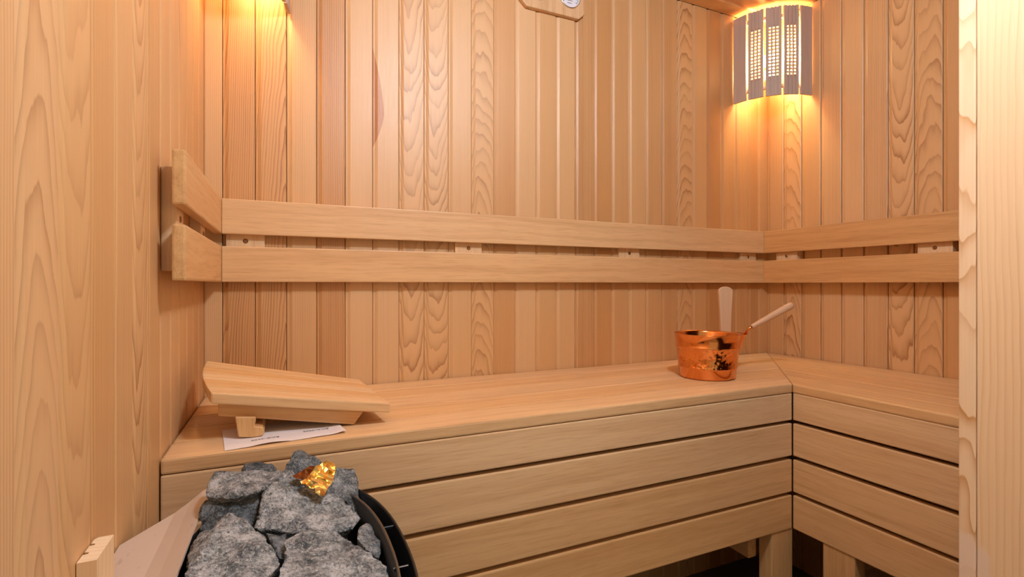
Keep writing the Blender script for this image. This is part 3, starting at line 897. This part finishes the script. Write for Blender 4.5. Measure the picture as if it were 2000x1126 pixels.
# beige deck: flat shelf along the wall, then a flared sheet rising to the stone basket
def deck(name, rows):
    bm = bmesh.new()
    R = [[bm.verts.new(Vector(p) - HC) for p in r] for r in rows]
    for r0, r1 in zip(R, R[1:]):
        for i in range(len(r0) - 1):
            bm.faces.new((r0[i], r0[i + 1], r1[i + 1], r1[i]))
    bmesh.ops.recalc_face_normals(bm, faces=bm.faces[:])
    bmesh.ops.solidify(bm, geom=bm.faces[:], thickness=0.002)
    return mesh_from(bm, name)
rows = []
far_w = Vector((XL + 0.001, 0.722, -0.3045))
nrow = 14
for i in range(nrow + 1):
    s = i / nrow
    # from the far edge towards the camera
    wallp = Vector((XL + (0.001 if s < 0.18 else 0.0175), 0.722 - 0.42 * s, -0.304 - 0.002 * s))
    fold = Vector((-0.1335 - 0.0 * s, 0.800 - 0.50 * s, -0.306))
    mid1 = Vector((-0.118, 0.822 - 0.52 * s, -0.301))
    mid2 = Vector((-0.1065, 0.838 - 0.54 * s, -0.2955))
    yy_ = 0.852 - 0.555 * s
    rim = Vector((-0.0985 + 0.010 * max(0, (yy_ - 0.70) / 0.15) ** 2, yy_, -0.292))
    rows.append([wallp, wallp.lerp(fold, .5), fold, mid1, mid2, rim])
link_obj('beige_deck', deck('beige_deck', rows), M['beige'], heater, TM)

# upright batten with grooved back, beside the heater
bz = -0.2578
post = thing('batten_post', (XL + 0.009, 0.615, ZF), 'short upright pine batten with grooved end grain against the left wall', 'post')
y0, y1 = 0.589, 0.641
xw, xo = XL + 0.0008, XL + 0.0160
outl = [(xo, y0), (xo, y1), (xw + 0.003, y1), (xw, y1 - 0.004), (xw, y1 - 0.013), (xw + 0.004, y1 - 0.0145), (xw + 0.004, y1 - 0.0175), (xw, y1 - 0.018),
        (xw, y1 - 0.031), (xw + 0.004, y1 - 0.0325), (xw + 0.004, y1 - 0.0355), (xw, y1 - 0.036), (xw, y0)]
bm = bmesh.new()
a = [bm.verts.new((x - XL, y - 0.615, 0)) for x, y in outl]
b = [bm.verts.new((x - XL, y - 0.615, bz - ZF)) for x, y in outl]
bm.faces.new(a); bm.faces.new(b[::-1])
for i in range(len(a)):
    j = (i + 1) % len(a)
    bm.faces.new((a[i], a[j], b[j], b[i]))
bmesh.ops.recalc_face_normals(bm, faces=bm.faces[:])
me = mesh_from(bm, 'batten')
me.materials.append(M['frame']); me.materials.append(M['pale_end'])
for p in me.polygons:
    if abs(p.normal.z) > 0.8: p.material_index = 1
link_obj('batten', me, None, post, Matrix.Translation((XL, 0.615, ZF)), (.8, .55, .25, .5, 80))

# ------------------------------------------------------------------ stones
def stone(label, pts, dark=1.0, seed=1, thick=0.045, amp=0.0040, raw=None):
    P = [at(*p) for p in pts] if raw is None else [Vector(p) for p in raw]
    c = sum(P, Vector()) / len(P)
    if raw is None:
        back = Vector((0.0, 0.55, -0.9)).normalized() * thick
        P += [c + (p - c) * 0.72 + back for p in P]
        c = sum(P, Vector()) / len(P)
    bm = bmesh.new()
    for p in P: bm.verts.new(p - c)
    r = bmesh.ops.convex_hull(bm, input=bm.verts[:])
    bmesh.ops.delete(bm, geom=[v for v in bm.verts if not v.link_faces], context='VERTS')
    bmesh.ops.dissolve_limit(bm, angle_limit=0.12, verts=bm.verts[:], edges=bm.edges[:])
    bmesh.ops.bevel(bm, geom=bm.edges[:], offset=0.0028, segments=2, affect='EDGES', profile=0.6, clamp_overlap=True)
    bmesh.ops.triangulate(bm, faces=bm.faces[:])
    for _ in range(6):
        long = [e for e in bm.edges if e.calc_length() > 0.0055]
        if not long or len(bm.verts) > 9000: break
        bmesh.ops.subdivide_edges(bm, edges=long, cuts=1)
        bmesh.ops.triangulate(bm, faces=bm.faces[:])
    bm.normal_update()
    o3 = Vector((seed * 3.7, seed * 1.3, seed * 5.1))
    new = []
    for v in bm.verts:
        q = v.co * 26 + o3
        d = noise.fractal(q, 0.9, 2.1, 4) * amp + noise.fractal(v.co * 95 + o3, 0.8, 2.1, 3) * amp * 0.42
        vd = noise.voronoi(v.co * 34 + o3)[0]
        d += (0.45 - (vd[1] - vd[0])) * amp * -1.1
        new.append(v.co + v.normal * d)
    for v, q in zip(bm.verts, new): v.co = q
    me = mesh_from(bm, 'stone', True)
    o = link_obj('sauna_stone', me, M['stone'], None, Matrix.Translation(c), (1, 1, 1, dark))
    return tag(o, label, 'stone', 'stones piled in the heater')
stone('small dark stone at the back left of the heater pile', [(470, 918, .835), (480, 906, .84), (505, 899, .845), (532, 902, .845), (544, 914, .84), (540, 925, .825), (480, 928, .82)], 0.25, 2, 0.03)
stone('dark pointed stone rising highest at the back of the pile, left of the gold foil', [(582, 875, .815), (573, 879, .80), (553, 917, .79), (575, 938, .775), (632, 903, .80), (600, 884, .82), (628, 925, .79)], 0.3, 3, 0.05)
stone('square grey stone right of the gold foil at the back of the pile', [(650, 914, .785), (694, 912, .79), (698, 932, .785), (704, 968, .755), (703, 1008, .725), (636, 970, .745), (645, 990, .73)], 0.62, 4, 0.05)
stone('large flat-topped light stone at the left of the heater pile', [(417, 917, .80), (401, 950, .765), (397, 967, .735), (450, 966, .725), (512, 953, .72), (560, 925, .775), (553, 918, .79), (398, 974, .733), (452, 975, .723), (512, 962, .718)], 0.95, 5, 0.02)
stone('added dark stone for the shaded front of the flat-topped one, behind the pointed stone', [(398, 975, .745), (512, 962, .735), (386, 1032, .715), (430, 1048, .700), (496, 1034, .705), (505, 1000, .715), (385, 1000, .735)], 0.16, 15, 0.04)  # separate stone, toned dark to stand for the flat stone's shaded front
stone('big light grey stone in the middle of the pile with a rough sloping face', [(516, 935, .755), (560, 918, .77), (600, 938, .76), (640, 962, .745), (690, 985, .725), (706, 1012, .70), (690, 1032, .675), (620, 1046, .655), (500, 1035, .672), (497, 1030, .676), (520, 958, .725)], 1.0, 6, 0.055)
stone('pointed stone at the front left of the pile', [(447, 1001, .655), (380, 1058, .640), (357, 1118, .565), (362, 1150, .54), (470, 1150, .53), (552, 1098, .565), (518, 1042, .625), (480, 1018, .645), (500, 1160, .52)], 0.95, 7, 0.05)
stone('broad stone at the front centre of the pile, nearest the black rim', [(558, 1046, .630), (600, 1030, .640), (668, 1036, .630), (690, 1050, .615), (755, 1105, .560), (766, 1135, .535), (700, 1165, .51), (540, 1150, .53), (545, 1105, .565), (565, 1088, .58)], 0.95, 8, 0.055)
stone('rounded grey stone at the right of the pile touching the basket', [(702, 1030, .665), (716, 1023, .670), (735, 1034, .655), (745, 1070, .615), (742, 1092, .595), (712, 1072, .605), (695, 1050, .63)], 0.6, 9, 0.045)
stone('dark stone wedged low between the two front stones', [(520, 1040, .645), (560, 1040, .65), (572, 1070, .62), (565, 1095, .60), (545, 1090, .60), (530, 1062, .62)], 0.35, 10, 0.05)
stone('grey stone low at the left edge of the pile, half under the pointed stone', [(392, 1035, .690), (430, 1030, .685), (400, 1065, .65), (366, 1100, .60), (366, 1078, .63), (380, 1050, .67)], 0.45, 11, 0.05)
for k, (x, y) in enumerate(((-0.045, 0.60), (0.045, 0.62), (0.0, 0.69), (0.05, 0.54), (-0.045, 0.50), (0.01, 0.44), (-0.02, 0.77), (0.05, 0.74))):
    r2 = random.Random(40 + k)
    raw = []
    for q in range(12):
        v = Vector((r2.gauss(0, 1), r2.gauss(0, 1), r2.gauss(0, 1))).normalized()
        raw.append(Vector((x, y, -0.353)) + Vector((v.x * 0.037, v.y * 0.045, v.z * 0.026)))
    stone('buried stone in the lower layer of the heater basket', None, 0.6, 50 + k, raw=raw)

# crumpled gold foil
foil_o = at(622, 935, 0.735)
foil = thing('gold_foil', foil_o, 'crumpled piece of shiny gold foil tucked between the heater stones', 'foil')
def crumple(name, poly, depthf, mat, seed, amp):
    r3 = random.Random(seed)
    pts = [at(x, y, depthf(x, y)) for x, y in poly]
    bm = bmesh.new()
    vs = [bm.verts.new(p - foil_o) for p in pts]
    f = bm.faces.new(vs)
    bmesh.ops.triangulate(bm, faces=[f])
    for _ in range(2):
        bmesh.ops.subdivide_edges(bm, edges=[e for e in bm.edges if e.calc_length() > 0.0085], cuts=1)
        bmesh.ops.triangulate(bm, faces=bm.faces[:])
    nrm = Vector((-0.2, -0.75, 0.63)).normalized()
    for v in bm.verts:
        v.co += nrm * (r3.uniform(-1, 1) * amp) + Vector((r3.uniform(-1, 1), r3.uniform(-1, 1), r3.uniform(-1, 1))) * 0.0009
        v.co += nrm * (noise.noise(v.co * 70 + Vector((seed, 0, 0))) * amp * 1.8)
    bmesh.ops.recalc_face_normals(bm, faces=bm.faces[:])
    return link_obj(name, mesh_from(bm, name), mat, foil, Matrix.Translation(foil_o))
S9 = 9.387
gp = [(160, 630), (250, 585), (345, 530), (385, 450), (440, 380), (560, 310), (660, 295), (755, 282), (780, 340), (800, 400), (805, 490), (770, 590), (720, 680), (650, 790), (600, 890), (510, 912), (450, 860), (430, 790), (340, 765), (250, 740), (170, 690)]
crumple('foil_sheet', [(570 + x / S9, 870 + y / S9) for x, y in gp], lambda x, y: 0.712 + (965 - y) * 0.0007, M['gold'], 4, 0.0042)
bp = [(10, 545), (100, 480), (240, 410), (400, 360), (440, 385), (390, 460), (345, 540), (240, 590), (150, 620), (60, 590)]
crumple('foil_fold', [(570 + x / S9, 870 + y / S9) for x, y in bp], lambda x, y: 0.735 + (940 - y) * 0.0006, M['bronze_foil'], 9, 0.0018)
